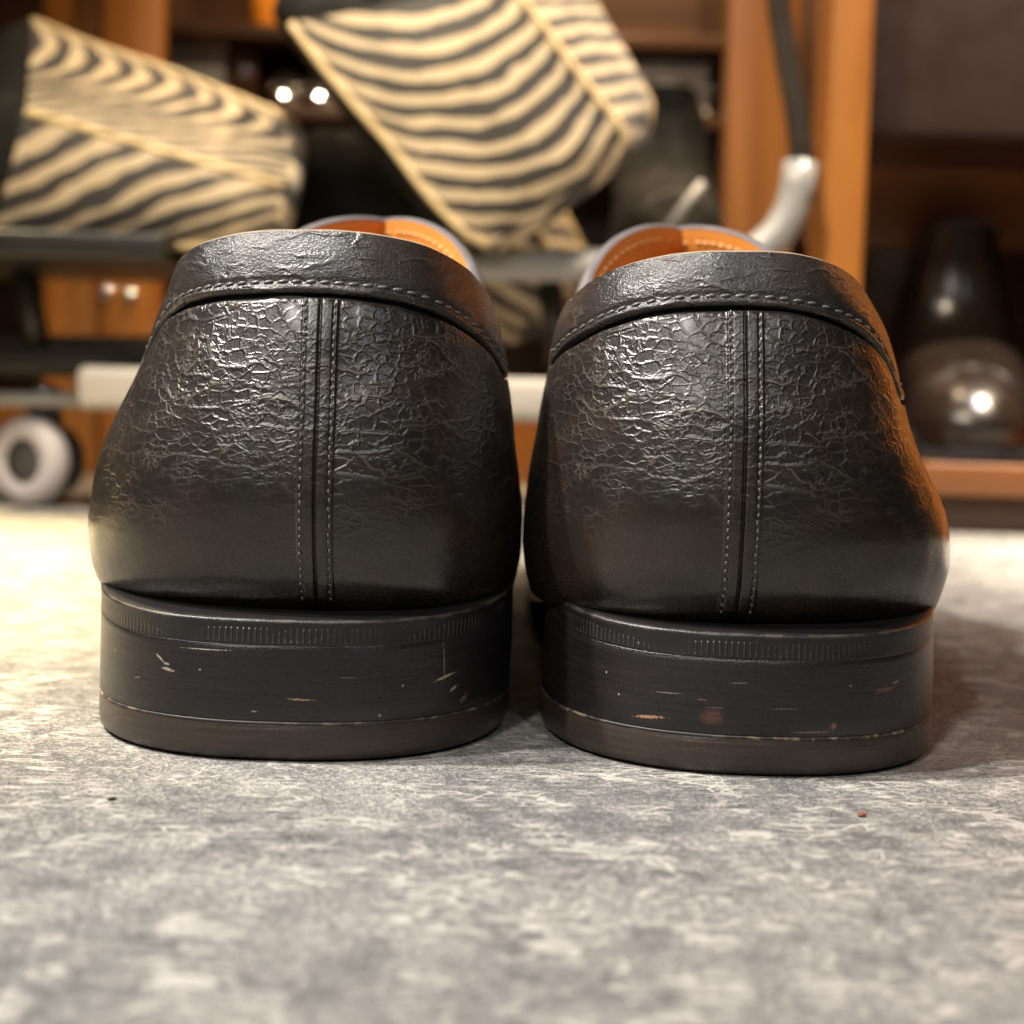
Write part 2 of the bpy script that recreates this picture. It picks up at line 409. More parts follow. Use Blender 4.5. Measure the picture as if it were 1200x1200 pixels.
M['stack_r'] = heel_edge('heel_stack_dressing_scuffed', (.0090, .0075, .0083), (.0165, .0130, .0130), (
    (-30, 16, .3, .25, 0, (.4, .36, .3)), (-27, 12.5, .25, .25, 0, (.4, .36, .3)), (-5, 17, 2.2, .1, 2, (.2, .17, .15)), (8, 8.2, 5, .16, 0, (.22, .15, .10)), (-11.5, 13.5, 1.6, .14, -2, (.15, .1, .08)), (-9, 12.2, 2.2, .14, 3, (.16, .09, .06)), (28, 12, .4, .25, 20, (.3, .25, .2)), (15, 16.6, .3, .2, 0, (.3, .26, .22)),
    (-20.5, 9.3, 4.0, .42, 5, (.42, .22, .12)), (-9.5, 10.4, 3, 2.2, 0, (.075, .035, .025)), (22.5, 15.3, 3.4, .7, 4, (.11, .05, .025)), (25.5, 16.4, 1.4, .3, 10, (.30, .17, .1)),
    (-17, 14.2, 3.5, .12, 2, (.2, .17, .16)), (3, 12.4, 4, .12, 1, (.15, .12, .11)), (12, 9.2, .9, .8, 0, (.2, .09, .05))))
M['lift'] = heel_edge('rubber_top_lift', (.026, .0185, .0148), (.037, .027, .021))
def seam_mat():
    q = NT('worn_lift_seam'); co = q.coord()
    k = q.ramp(q.noise(co, 420, 5, .7), .46, .60)
    k2 = q.ramp(q.noise(co, 45, 2), .40, .62)
    return q.out(q.mix(q.math('MULTIPLY', k, k2), (.02, .016, .014), (.30, .22, .15)), .55)
M['lift_seam'] = seam_mat()
M['rand'] = rand_edge()
M['sole'] = simple('dark_sole_edge', (.018, .016, .015), .42)
M['floor'] = floor_mat()

# ------------------------------------------------------------------ the floor
g = MB()
xs = [-2600, -1200, -600, -300, 0, 300, 600, 1200, 2600]
ys = [-900, -300, -100, 0, 100, 300, 600, 1200, 2600]
g.grid([[(x, y, 0) for x in xs] for y in ys])
tag(g.build('floor', M['floor'], smooth=False), 'worn grey slate-look floor with pale scratches and flecks', kind='structure')

# ------------------------------------------------------------------ the loafers
def make_shoe(prm):
    Y0 = prm['Y0']; YW = 40.0
    out_s = prm['outer']                               # -1: outer side is at -x
    zprof = {}
    for side, key in ((-1, 'L'), (1, 'R')):
        pts = [at(px, py, Y0 + 33) for px, py in prm[key]]
        pts.sort(key=lambda p: p.z)
        zprof[side] = ([p.z for p in pts], [p.x for p in pts])
    YBZ = ([22, 25, 28, 32, 38, 45, 52, 60, 70, 82, 93, 100], [7, 4.6, 1.4, -.9, -2.4, -3.0, -2.8, -1.8, .6, 4.2, 8.4, 11])
    seam = [at(px, py, Y0 + 1) for px, py in prm['seam']]
    seam.sort(key=lambda p: p.z)
    SZ, SX = [p.z for p in seam], [p.x for p in seam]
    def yb(z): return cubic(*YBZ, z) + Y0
    def xs_(z):
        if z < SZ[0]: return SX[0]
        return interp(SZ, SX, z) if z <= SZ[-1] else SX[-1] + (SX[-1] - SX[0]) / (SZ[-1] - SZ[0]) * (z - SZ[-1])
    def xw(side, z): return cubic(*zprof[side], z)
    e = .90
    XS0 = xs_(45)
    def rear(th, z):
        side = -1 if th < 0 else 1
        a = abs(th)
        sx = math.sin(a) ** e if a > 1e-9 else 0
        cy = max(math.cos(a), 0) ** e
        b = yb(z); w = Y0 + YW
        return Vector((lerp(xs_(z), xw(side, z), sx), b + (w - b) * (1 - cy), z))
    # heights on traced curves, as functions of the angle
    def trace(poly):
        """polyline in pixels -> z at angle th"""
        xs = [p[0] for p in poly]; ys = [p[1] for p in poly]
        def f(th):
            z = 82.0
            for _ in range(14):
                p = rear(th, z)
                # project x to a pixel at current depth, read py, unproject
                d = cam_m.transposed() @ (p - CAM)
                px = 600 + FPX * d.x / -d.z
                py = cubic(xs, ys, px)
                z = lerp(z, at(px, py, p.y).z, .6)
            return z
        return f
    ztop_r, zgap_r = trace(prm['top']), trace(prm['gap'])
    HB = R(90)
    cache = {}
    def tops(th):
        if th not in cache:
            a = clamp(th, -R(78), R(78))
            cache[th] = (ztop_r(a), zgap_r(a))
        return cache[th]
    zt_side = {s: tops(s * HB)[0] for s in (-1, 1)}
    zg_side = {s: tops(s * HB)[1] for s in (-1, 1)}
    # forward part ------------------------------------------------
    FEA = ([0, 40, 80, 130, 180, 230, 260, 330], [25.5, 25.5, 20, 11, 6.6, 6.3, 7, 13])
    HH = ([40, 100, 126, 150, 180, 215, 250, 285, 310, 326], [96, 106, prm['tongue'], 103, 86, 68, 55, 46, 39, 30])
    WO = ([40, 80, 115, 160, 205, 245, 285, 310, 322, 327], [50, 50, 55, 68, 68, 60, 47, 31, 17, 4])
    WI = ([40, 80, 115, 160, 205, 245, 285, 310, 322, 327], [36, 32, 31, 33, 36, 36, 31, 22, 13, 3])
    YF = 126.0
    def fwd(side, y, t):
        z0 = cubic(*FEA, y)
        dip = math.sin(clamp((y - 40) / 60) * math.pi) * 2
        zt = zt_side[side] - 3.5 * sstep(40, 75, y) - dip * .5
        z = lerp(25.5, zt, t)
        zz = lerp(z0, zt, t)
        k = sstep(40, 115, y)
        wide = (cubic(*WO, y) if side == out_s else cubic(*WI, y))
        x_r = lerp(xw(side, z), XS0 + side * wide * (1 - .28 * t * t), k)
        ph = t * math.pi / 2
        h = cubic(*HH, y)
        x_f = XS0 + side * wide * max(math.cos(ph), 0) ** .72 + (out_s * 4 * sstep(120, 220, y))
        z_f = z0 + (h - z0) * math.sin(ph) ** .82
        b = sstep(66, YF, y); bz = b
        if y < YF:
            a = b * math.pi / 2
            # the opening closes in an arch: narrow sides, round top
            kk = sstep(60, 90, y) * sstep(.25, 1, t)
            ax = XS0 + side * lerp(wide * .8, 27.5, sstep(50, 88, y)) * math.cos(a) ** .95
            az = zt + (prm['tongue'] - zt) * math.sin(a) ** .9
            return Vector((lerp(lerp(x_r, x_f, b), lerp(x_r, ax, kk), t ** 3), Y0 + y, lerp(lerp(zz, z_f, b), az if t > .999 else lerp(z0, az, t), t ** 2)))
        if t > .999 and y >= YF: x_f = XS0 + out_s * 4 * sstep(120, 220, y)
        return Vector((lerp(x_r, x_f, b), Y0 + y, lerp(zz, z_f, bz)))
    # stations: left toe -> back -> right toe -----------------------
    ths = []
    W = 42.0
    ds = [i * .18 for i in range(1, 25)] + [4.32 + i * .45 for i in range(1, 34)]
    for d in ds:
        ths.append(math.asin(min(1, (d / W)) ** (1 / e)))
    last = ths[-1]
    ths += [last + (HB - last) * (i / 60) for i in range(1, 61)]
    yf = [YW + i * 2.0 for i in range(1, 44)]            # to 126
    yt = [130, 136, 144, 152, 162, 172, 184, 196, 208, 220, 232, 244, 256, 268, 279, 289, 298, 306, 312, 318, 322, 325, 327]
    stations = [('f', -1, y) for y in reversed(yf + yt)] + [('r', -t) for t in reversed(ths)] + [('r', 0.0)] + [('r', t) for t in ths] + [('f', 1, y) for y in yf + yt]
    def gap_t(st):
        if st[0] == 'r':
            zt, zg = tops(st[1]); return (zg - 25.5) / (zt - 25.5)
        side, y = st[1], st[2]
        g0 = (zg_side[side] - 25.5) / (zt_side[side] - 25.5)
        return lerp(g0, .86, sstep(40, 100, y))
    def surf(st, t):
        if st[0] == 'r':
            zt, _ = tops(st[1])
            return rear(st[1], lerp(25.5, zt, t))
        return fwd(st[1], st[2], t)
    # normals by finite differences over the grid
    NB = 78
    def rows_of(st):
        g0 = gap_t(st)
        zspan = 60.0
        lo = g0 - prm['groove'] / zspan
        r = [lo * i / NB for i in range(NB)]
        r += [lo, lo + (g0 - lo) * .12, lo + (g0 - lo) * .5, g0 + .01]
        r += [lerp(g0 + .012, 1, i / 6) for i in range(1, 7)]
        return r
    P = []; T = []
    for st in stations:
        tr = rows_of(st); T.append(tr)
        P.append([surf(st, t) for t in tr])
    ns = len(stations); nr = len(T[0])
    def normal(i, j):
        a = P[min(i + 1, ns - 1)][j] - P[max(i - 1, 0)][j]
        b = P[i][min(j + 1, nr - 1)] - P[i][max(j - 1, 0)]
        n = a.cross(b)
        if n.length < 1e-9: return Vector((0, 0, 1))
        return n.normalized()
    N = [[normal(i, j) for j in range(nr)] for i in range(ns)]
    # arc length along each station row near mid height for uv
    mid = 40; arc = [0.0]
    for i in range(1, ns): arc.append(arc[-1] + (P[i][mid] - P[i - 1][mid]).length)
    zero = arc[[k for k, s in enumerate(stations) if s == ('r', 0.0)][0]]
    arc = [a - zero for a in arc]
    def seam_dis(d, z):
        a = abs(d)
        if a > 6: return 0.0
        h = .55 * sstep(3.3, 2.8, a)
        h -= .28 * math.exp(-((a - 2.45) / .28) ** 2)        # stitch channel
        h -= .95 * sstep(.42, .08, a)                        # closed seam between the two strips
        if d > 0: h += .12 * sstep(2.4, 1.2, a)
        return h
    base = Vector((XS0, Y0, 0))
    body = MB()
    rows, uvs = [], []
    for i, st in enumerate(stations):
        row, ur = [], []
        lo, g0 = T[i][NB], T[i][NB + 3]
        for j in range(nr):
            p, n, t = P[i][j], N[i][j], T[i][j]
            o = 0.0
            if st[0] == 'r' and t < lo + 1e-6:
                d = p.x - xs_(p.z)
                o += seam_dis(d, p.z) * sstep(26, 29, p.z)
            if NB < j:
                o -= 1.15
            # lumps of an old, worn counter
            q = Vector((arc[i] * .045, p.z * .05, prm['seed']))
            o += .55 * noise.noise(q) + .22 * noise.noise(q * 2.7)
            row.append(p + n * o); ur.append((arc[i], p.z if st[0] == 'r' or st[2] < 100 else 20 + p.z * .2))
        rows.append(row); uvs.append(ur)
    body.grid(rows, uvs, mi=lambda i, j: 1 if NB <= j <= NB + 3 else 0)
    root = empty('loafer', base)
    tag(root, prm['label'], 'shoe', 'pair of black loafers')
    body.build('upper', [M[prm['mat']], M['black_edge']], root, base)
    # collar band, rim and lining: only round the opening -------------
    op = [i for i, s in enumerate(stations) if s[0] == 'r' or s[2] <= YF]
    col = MB(); CR, CU = [], []
    rimm = MB(); RR = []
    lin = MB(); LR, LU = [], []
    for i in op:
        st = stations[i]
        g0 = gap_t(st)
        tr = [lerp(g0, 1, k / 22) for k in range(23)]
        pts = [surf(st, t) for t in tr]
        i0, i1 = max(op[0], i - 1), min(op[-1], i + 1)
        nrm = []
        for k, t in enumerate(tr):
            a = surf(stations[i1], lerp(gap_t(stations[i1]), 1, k / 22)) - surf(stations[i0], lerp(gap_t(stations[i0]), 1, k / 22))
            b = pts[min(k + 1, 22)] - pts[max(k - 1, 0)]
            n = a.cross(b); n = n.normalized() if n.length > 1e-9 else Vector((0, 0, 1))
            nrm.append(n)
        row, ur = [], []
        fr = 1.0 if st[0] == 'r' else 1 - sstep(90, 126, st[2])
        row.append(pts[0] + nrm[0] * -.6); ur.append((arc[i], pts[0].z - 1))
        lift = .62 * ((1 - .65 * sstep(R(58), R(80), abs(st[1]))) if st[0] == 'r' else .35)
        for k in range(23):
            o = lift * (.35 + .65 * sstep(0, 1.2, k))
            # padded edge: swelling between stitch line and the top
            o += .35 * math.sin(clamp((k - 4.5) / 17.5) * math.pi) * fr
            o -= .45 * math.exp(-((k - 3.6) / .9) ** 2) * fr
            q = Vector((arc[i] * .05, pts[k].z * .09, prm['seed'] + 5))
            o += .3 * noise.noise(q) + .10 * noise.noise(q * 3)
            row.append(pts[k] + nrm[k] * o); ur.append((arc[i], pts[k].z))
        CR.append(row); CU.append(ur)
        # rim rolls over from the band to the lining
        n = nrm[22]; up = (pts[22] - pts[21]).normalized()
        outp = row[-1]; inn = pts[22] - n * 3.0
        rr = []
        for k in range(7):
            f = k / 6
            rr.append(lerp(outp, inn, f) + up * (.95 * math.sin(f * math.pi) ** .7))
        RR.append(rr)
    col.grid(CR, CU); col.build('collar', M['collar'], root, base)
    for i, st in enumerate(stations):
        if st[0] == 'f' and st[2] > 215: continue
        g0 = gap_t(st); deep = st[0] == 'f' and st[2] > YF
        lrow = []
        tl = [lerp(1 if not deep else .9995, .12, k / 24) for k in range(25)]
        ia, ib = max(0, i - 1), min(ns - 1, i + 1)
        for t in tl:
            p = surf(st, t)
            a = surf(stations[ib], t) - surf(stations[ia], t); b = surf(st, min(t + .01, .9998 if deep else 1)) - surf(st, t - .02)
            n = a.cross(b); n = n.normalized() if n.length > 1e-9 else Vector((0, 0, 1))
            lrow.append(p - n * 3.0)
        LR.append(lrow); LU.append([(arc[i], p.z) for p in lrow])
    rimm.grid(RR, None, mi=lambda i, j: 1 if (stations[op[i]][0] == 'f' and stations[op[i]][2] > 55) else 0)
    rimm.build('collar_rim', [M['rim'], M['rim_dark']], root, base)
    lin.grid(LR, LU, flip=True)
    lo_ = lin.build('lining', M['lining'], root, base)
    bm = bmesh.new(); bm.from_mesh(lo_.data)
    bmesh.ops.remove_doubles(bm, verts=[v for v in bm.verts if abs(v.co.x / U) < 6 and v.co.y / U > 100], dist=1.3 * U)
    bm.to_mesh(lo_.data); bm.free()
    ins = MB()
    ids = [ins.add(r[-1] + Vector((0, 0, .3))) for r in LR]
    ins.face(ids)
    ins.build('insole', M['lining'], root, base, smooth=False)
    # stitches --------------------------------------------------------
    def bead(mb, p, n, along, ln, r):
        a = along.normalized(); b = n.cross(a).normalized()
        mb.ellipsoid(p, (b * r, n * r, a * ln))
    for sgn in (-1, 1):
        sm = MB(); z = 28.2
        ztop = tops(0.0)[1] - prm['groove'] * 1.2
        while z < ztop:
            d = sgn * 2.5 + random.uniform(-.1, .1)
            th = sgn * math.asin((abs(d) / abs(xw(sgn, z) - xs_(z))) ** (1 / e))
            p0 = rear(th, z); p1 = rear(th, z + .5)
            n = (rear(th + .02, z) - rear(th - .02, z)).cross(p1 - p0).normalized()
            q = Vector((d * .045, z * .05, prm['seed']))
            off = .55 * noise.noise(q) + .22 * noise.noise(q * 2.7)
            bead(sm, p0 + n * (.38 + off + .06), n, (p1 - p0) + (n * .12) + Vector((random.uniform(-.06, .06), 0, 0)), .46 + random.uniform(-.06, .05), .23)
            z += 1.45 + random.uniform(-.16, .16)
        sm.build('seam_stitching', M['thread'], root, base)
    cs = MB()
    # along the band, 1.6 u above its lower edge
    prev = None; acc = 0
    for i in op:
        pos = CR[op.index(i)]
        p = lerp(pos[4], pos[5], .5)
        if prev is not None: acc += (p - prev).length
        if acc > 2.45:
            j = op.index(i)
            a = CR[min(j + 1, len(CR) - 1)][4] - CR[max(j - 1, 0)][4]
            b = pos[6] - pos[3]
            n = a.cross(b).normalized()
            dirn = a.normalized() + b.normalized() * .16
            bead(cs, p + n * .14, n, dirn, .92, .34)
            acc = 0
        prev = p
    cs.build('collar_stitching', M['thread'], root, base)
    # tongue/topline lining stitch (seen on the tan lining)
    ls = MB(); acc = 0; prev = None
    for j, r in enumerate(LR):
        p = lerp(r[0], r[1], .75)
        if prev is not None: acc += (p - prev).length
        if abs(r[0].y - Y0) > YF: prev = None; acc = 0; continue
        if acc > 2.6 and 0 < j < len(LR) - 1:
            a = LR[j + 1][1] - LR[j - 1][1]; b = r[0] - r[2]
            n = b.cross(a).normalized()
            bead(ls, p + n * .2, n, a, .95, .4); acc = 0
        prev = p
    ls.build('lining_stitching', simple('tan_thread', (.72, .42, .16), .6, scale=800), lo_, base)
    # heel ------------------------------------------------------------
    hl, hr = [at(x, y, Y0 + 27) for x, y in prm['heelL']], [at(x, y, Y0 + 27) for x, y in prm['heelR']]
    hl.sort(key=lambda p: p.z); hr.sort(key=lambda p: p.z)
    def hx(s, z):
        a = hl if s < 0 else hr
        return interp([p.z for p in a], [p.x for p in a], z)
    HY = 37.0; breast = 78.0
    yback = -5.6
    def hring(z, off, dz=None, nst=150):
        cx = (hx(-1, z) + hx(1, z)) / 2
        pts, uvx = [], []
        he = .86
        line = [('f', -1, y) for y in (breast, 70, 60, 50, 42, 36)] + [('r', -HB + math.pi * k / nst) for k in range(nst + 1)] + [('f', 1, y) for y in (36, 42, 50, 60, 70, breast)]
        for l in line:
            if l[0] == 'r':
                th = l[1]; s = -1 if th < 0 else 1
                w = abs(hx(s, z) - cx) + off
                x = cx + s * w * math.sin(abs(th)) ** he
                b = Y0 + yback - off + .012 * z
                y = b + (Y0 + HY - b) * (1 - max(math.cos(th), 0) ** he)
            else:
                s = l[1]; w = abs(hx(s, z) - cx) + off
                x = cx + s * w * (1 - .06 * ((l[2] - HY) / 45)); y = Y0 + l[2]
            zz = z + (dz(y - Y0, z) if dz else 0)
            q = noise.noise(Vector((x * .11, z * .25, prm['seed'] + 9))) * .22
            pts.append(Vector((x, y + q, zz)))
        a = [0.0]
        for k in range(1, len(pts)): a.append(a[-1] + (pts[k] - pts[k - 1]).length)
        m = a[6 + nst // 2]
        return pts, [(k - m, z) for k in a]
    def hstack(name, prof, mat, dz=None, cap_top=True, cap_bot=True, mi=0):
        mb = MB(); rows, uvs = [], []
        for z, off in prof:
            p, uvv = hring(z, off, dz); rows.append(p); uvs.append([(u_, v_ + (6 if off < -2 and z > 25 else 0)) for u_, v_ in uvv])
        ids = mb.grid(rows, uvs, mi=mi)
        mb.face([i[0] for i in ids] + [i[-1] for i in reversed(ids)])
        if cap_top: mb.face(ids[-1])
        if cap_bot: mb.face(ids[0][::-1])
        return mb.build(name, mat, root, base)
    cup = lambda y, z: (-.6 + 2.7 * sstep(-6, 34, y)) * sstep(9, 20, z)
    hstack('top_lift', [(0, -2.2), (.35, -1.2), (1.1, -.25), (2.2, 0), (4, .05), (6.6, .05), (6.95, -.1)], M['lift'])
    hstack('lift_seam', [(6.7, .03), (7.0, .10), (7.25, .05)], M['lift_seam'])
    hstack('heel_stack', [(7.15, -.2), (7.5, .02), (10, .06), (14, .08), (18, .02), (20, .03), (21.1, .03), (21.25, -.08), (22, -2)], M[prm['stack']], cup)
    rz = [(21.12, -.5), (21.2, -.06), (21.35, .03), (21.6, .0), (22.6, -.04), (23.8, -.02), (24.5, .03), (25.2, .07), (25.55, .0), (25.7, -.35), (25.75, -2.2), (25.7, -6)]
    hstack('heel_rand', rz, M['rand'], cup)
    # outsole ---------------------------------------------------------
    so = MB(); rows = []
    yss = [24, 40, 60, 80, 100, 120, 140, 160, 180, 200, 220, 240, 260, 280, 295, 308, 318, 326, 331, 333]
    for y in yss:
        z1 = cubic(*FEA, y) + .2; th = 6.0
        if y <= 100: lo_w = 45 - 0.05 * y; li = 36 - .05 * y
        wo = cubic([24, 60, 100, 130, 160, 200, 240, 285, 310, 326, 331, 333.5], [34, 36, 48, 66, 74, 73, 64, 50, 37, 21, 12, 3], y) + (7 if out_s < 0 else 0) * sstep(90, 150, y) * sstep(260, 190, y)
        wi = cubic([24, 60, 100, 130, 160, 200, 240, 285, 310, 326, 331, 333.5], [26, 27, 29, 33, 35.5, 38, 38, 34, 25, 15, 9, 2], y)
        c = XS0 + out_s * 4 * sstep(120, 220, y)
        l = c - (wo if out_s < 0 else wi); r = c + (wi if out_s < 0 else wo)
        rows.append([Vector((l + .8, Y0 + y, z1 - th)), Vector((l, Y0 + y, z1 - th + 1)), Vector((l, Y0 + y, z1 - .8)), Vector((l + .8, Y0 + y, z1)), Vector((r - .8, Y0 + y, z1)), Vector((r, Y0 + y, z1 - .8)), Vector((r, Y0 + y, z1 - th + 1)), Vector((r - .8, Y0 + y, z1 - th))])
    zmin = min(p.z for r in rows for p in r)
    for r in rows:
        for p in r: p.z = max(p.z, .1)
    ids = so.grid(rows, None, True)
    so.face(ids[0]); so.face(ids[-1][::-1])
    so.build('outsole', M['sole'], root, base, smooth=False, bevel=.5)
    # saddle strap across the vamp
    sp = MB(); rows, uvs = [], []
    for y in [150 + k * 2.2 for k in range(11)]:
        row = []
        for k in range(41):
            f = -1 + 2 * k / 40; s = -1 if f < 0 else 1
            t = 1 - abs(f) * .86
            p = fwd(s, y, min(t, .9995)); q = fwd(s, y, min(t, .9995) - .02)
            d = Vector((p.x - XS0, 0, p.z - 30)).normalized()
            row.append(p + d * (1.6 if 150 < y < 172 else .2))
        rows.append(row); uvs.append([(k * 2, y) for k in range(41)])
    sp.grid(rows, uvs, flip=True); sp.build('saddle_strap', M['collar'], root, base)
    return root

make_shoe(dict(
    Y0=0, outer=-1, seed=1.3, groove=1.15, tongue=108.5, stack='stack_l', mat='upper_a',
    label='left black loafer of the pair, its back seam upright',
    L=[(126, 712), (119, 692), (110, 668), (105, 640), (104, 612), (107, 585), (114, 548), (124, 518), (136, 490), (149, 463), (163, 433), (176, 402), (188, 372), (197, 348), (204, 325), (209, 303), (213, 280), (216, 262)],
    R=[(588, 728), (597, 705), (605, 675), (610, 645), (612, 610), (610, 565), (606, 525), (602, 490), (597, 455), (591, 418), (583, 388), (574, 355), (566, 330), (560, 305), (555, 285), (551, 268)],
    seam=[(371, 728), (372, 600), (374, 480), (374, 350)],
    top=[(196, 345), (203, 327), (212, 308), (224, 296), (240, 287), (262, 280), (290, 275), (330, 272), (380, 272), (420, 275), (465, 282), (495, 290), (515, 299), (535, 310), (550, 322), (564, 338), (574, 356), (582, 376)],
    gap=[(170, 425), (180, 402), (187, 383), (200, 366), (225, 352), (260, 345), (300, 343), (340, 342), (380, 343), (420, 346), (460, 351), (500, 362), (530, 376), (560, 397), (580, 420), (594, 445), (600, 465)],
    heelL=[(118, 690), (117, 780), (115, 850)], heelR=[(601, 700), (598, 780), (593, 855)]))
make_shoe(dict(
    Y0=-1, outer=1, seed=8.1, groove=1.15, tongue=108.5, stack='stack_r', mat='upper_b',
    label='right black loafer of the pair, its back seam leaning, heel scuffed brown',
    L=[(640, 738), (630, 712), (621, 690), (615, 662), (613, 635), (614, 605), (618, 572), (624, 540), (630, 508), (635, 475), (641, 440), (648, 405), (657, 378), (667, 352), (676, 330), (684, 308), (690, 290)],
    R=[(1084, 728), (1095, 708), (1104, 682), (1110, 655), (1111, 630), (1107, 603), (1098, 578), (1086, 552), (1074, 525), (1064, 497), (1055, 462), (1047, 430), (1038, 402), (1027, 374), (1016, 350), (1007, 328), (1000, 305), (996, 290)],
    seam=[(861, 745), (866, 620), (872, 480), (876, 365)],
    top=[(650, 395), (660, 372), (672, 350), (688, 336), (705, 326), (730, 315), (760, 306), (800, 299), (840, 297), (880, 297), (920, 299), (950, 304), (975, 312), (993, 323), (1010, 342), (1022, 360), (1035, 385), (1045, 412)],
    gap=[(630, 462), (640, 440), (646, 425), (660, 409), (680, 396), (710, 380), (750, 367), (800, 359), (850, 357), (900, 359), (950, 366), (985, 377), (1010, 391), (1030, 412), (1044, 440), (1054, 468)],
    heelL=[(641, 715), (637, 790), (632, 862)], heelR=[(1093, 722), (1093, 790), (1090, 862)]))
# ------------------------------------------------------------------ the shop behind
M['grey_paint'] = simple('pale_grey_painted_steel', (.26, .255, .25), .34, var=.06, scale=40, bump=.05)
M['white_paint'] = simple('off_white_painted_steel', (.40, .37, .335), .38, var=.05, scale=40, bump=.05)
M['black_paint'] = simple('black_painted_steel', (.012, .011, .010), .4, var=.15, scale=40)
M['dark_steel'] = simple('dark_bronze_tube', (.055, .042, .034), .35, metal=.6, var=.2, scale=60)
M['black_rubber'] = simple('black_plastic', (.016, .016, .018), .5, var=.15)
M['tyre'] = simple('pale_lilac_rubber', (.52, .48, .51), .5, var=.05, bump=.05)
M['hub'] = simple('grey_hub_plastic', (.06, .058, .058), .45, var=.1)
M['chrome'] = simple('polished_steel', (.75, .73, .70), .12, metal=1, var=.05)
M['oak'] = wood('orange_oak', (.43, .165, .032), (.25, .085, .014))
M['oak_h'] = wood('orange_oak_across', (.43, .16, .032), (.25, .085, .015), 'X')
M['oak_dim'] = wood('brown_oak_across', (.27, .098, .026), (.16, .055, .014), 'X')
M['oak_mid'] = wood('mid_brown_oak', (.40, .16, .04), (.24, .085, .018))  # oak slightly browner and duller than the orange one
M['walnut'] = wood('dark_brown_wood', (.075, .033, .014), (.038, .016, .007), 'X')
M['plum'] = simple('dark_plum_panel', (.028, .0115, .006), .9, var=.1)
M['zebra_a'] = zebra('zebra_hide_across', .38, .0045, 1.0, -.30)
M['zebra_b'] = zebra('zebra_hide_swept', .22, .0014, 5.0, .24)
M['zebra_c'] = zebra('zebra_hide_arched', .39, .0025, 9.0, -.22)
M['zebra_d'] = zebra('zebra_hide_side', .40, .001, 13.0)
M['piping'] = simple('tan_piping', (.55, .41, .22), .5, var=.15)
M['black_cloth'] = simple('black_soft_cloth', (.0065, .006, .0055), .85, var=.2, scale=90, bump=.3)
M['black_cloth'].node_tree.nodes['Principled BSDF'].inputs['Specular IOR Level'].default_value = .2
M['dull_boot'] = simple('dull_black_boot_leather', (.012, .010, .009), .5, var=.2, scale=50)
M['boot'] = simple('polished_black_boot_leather', (.016, .0105, .008), .25, var=.2, scale=50, bump=.03)
M['welt'] = simple('brown_welt', (.09, .055, .03), .5)
M['brown_shoe'] = simple('polished_brown_leather', (.10, .038, .018), .10, var=.25, scale=50, bump=.05, coat=.4)
M['grey_card'] = simple('grey_cardboard', (.40, .37, .33), .6, var=.1)
M['grey_knit'] = simple('grey_folded_cloth', (.34, .30, .29), .8, var=.2, scale=120)

# --- wheeled rack
YR = 520
base = at(300, 585, YR); base.z = 0
rk = tag(empty('wheeled_rack', base), 'wheeled shop rack of pale grey bent tube with a black shelf and caster', 'rack')
b = MB(); pts = [at(x, y, YR) for x, y in ((300, 311), (420, 311), (600, 311), (740, 311), (840, 309))]
arc_ = [(868, 304), (892, 292), (912, 273), (926, 248), (934, 220), (938, 190)]
pts += [at(x, y, YR) for x, y in arc_]
b.tube(pts, [8.6] * (len(pts) - 6) + [9.0] * 6, 20); b.build('upper_tube', M['grey_paint'], rk, base)
b = MB(); pts = [at(x, y, YR) for x, y in ((940, 240), (940, 196), (938, 165), (932, 120), (922, 70), (914, 20), (908, -60), (905, -160))]
b.tube(pts, 6.4, 16); b.build('upright', M['dark_steel'], rk, base)
p0, p1 = at(98, 462, 505), at(672, 462, 505)
b = MB(); b.box((p0 + p1) / 2, ((p1 - p0).length, 30, 22.5)); b.build('lower_bar', M['white_paint'], rk, base, bevel=5)
p0, p1 = at(-60, 299, 540), at(232, 306, 540)
b = MB(); b.box((p0 + p1) / 2, ((p1 - p0).length, 150, 13)); b.build('shelf', M['black_paint'], rk, base, bevel=1.5)
p0, p1 = at(-120, 420, 560), at(240, 426, 560)
b = MB(); b.box((p0 + p1) / 2, ((p1 - p0).length, 20, 17)); b.build('cross_bar', M['black_paint'], rk, base, bevel=2)
p0, p1 = at(-120, 400, 600), at(240, 403, 600)
b = MB(); b.tube([p0, p1], 4.5); b.build('back_rail', M['grey_paint'], rk, base)
for xa, xb in ((25, 48), (640, 655)):
    b = MB(); b.tube([at(xa, 300, 560), at(xb, 425, 560)], 7, 12); b.build('leg', M['black_paint'], rk, base)
b = MB(); b.tube([at(-80, 466, 515), at(150, 470, 515)], 4.2); b.build('tie_rod', M['grey_paint'], rk, base)
b = MB(); b.tube([at(782, 268, 545), at(824, 214, 545)], 2.6); b.build('brace', M['grey_paint'], rk, base)
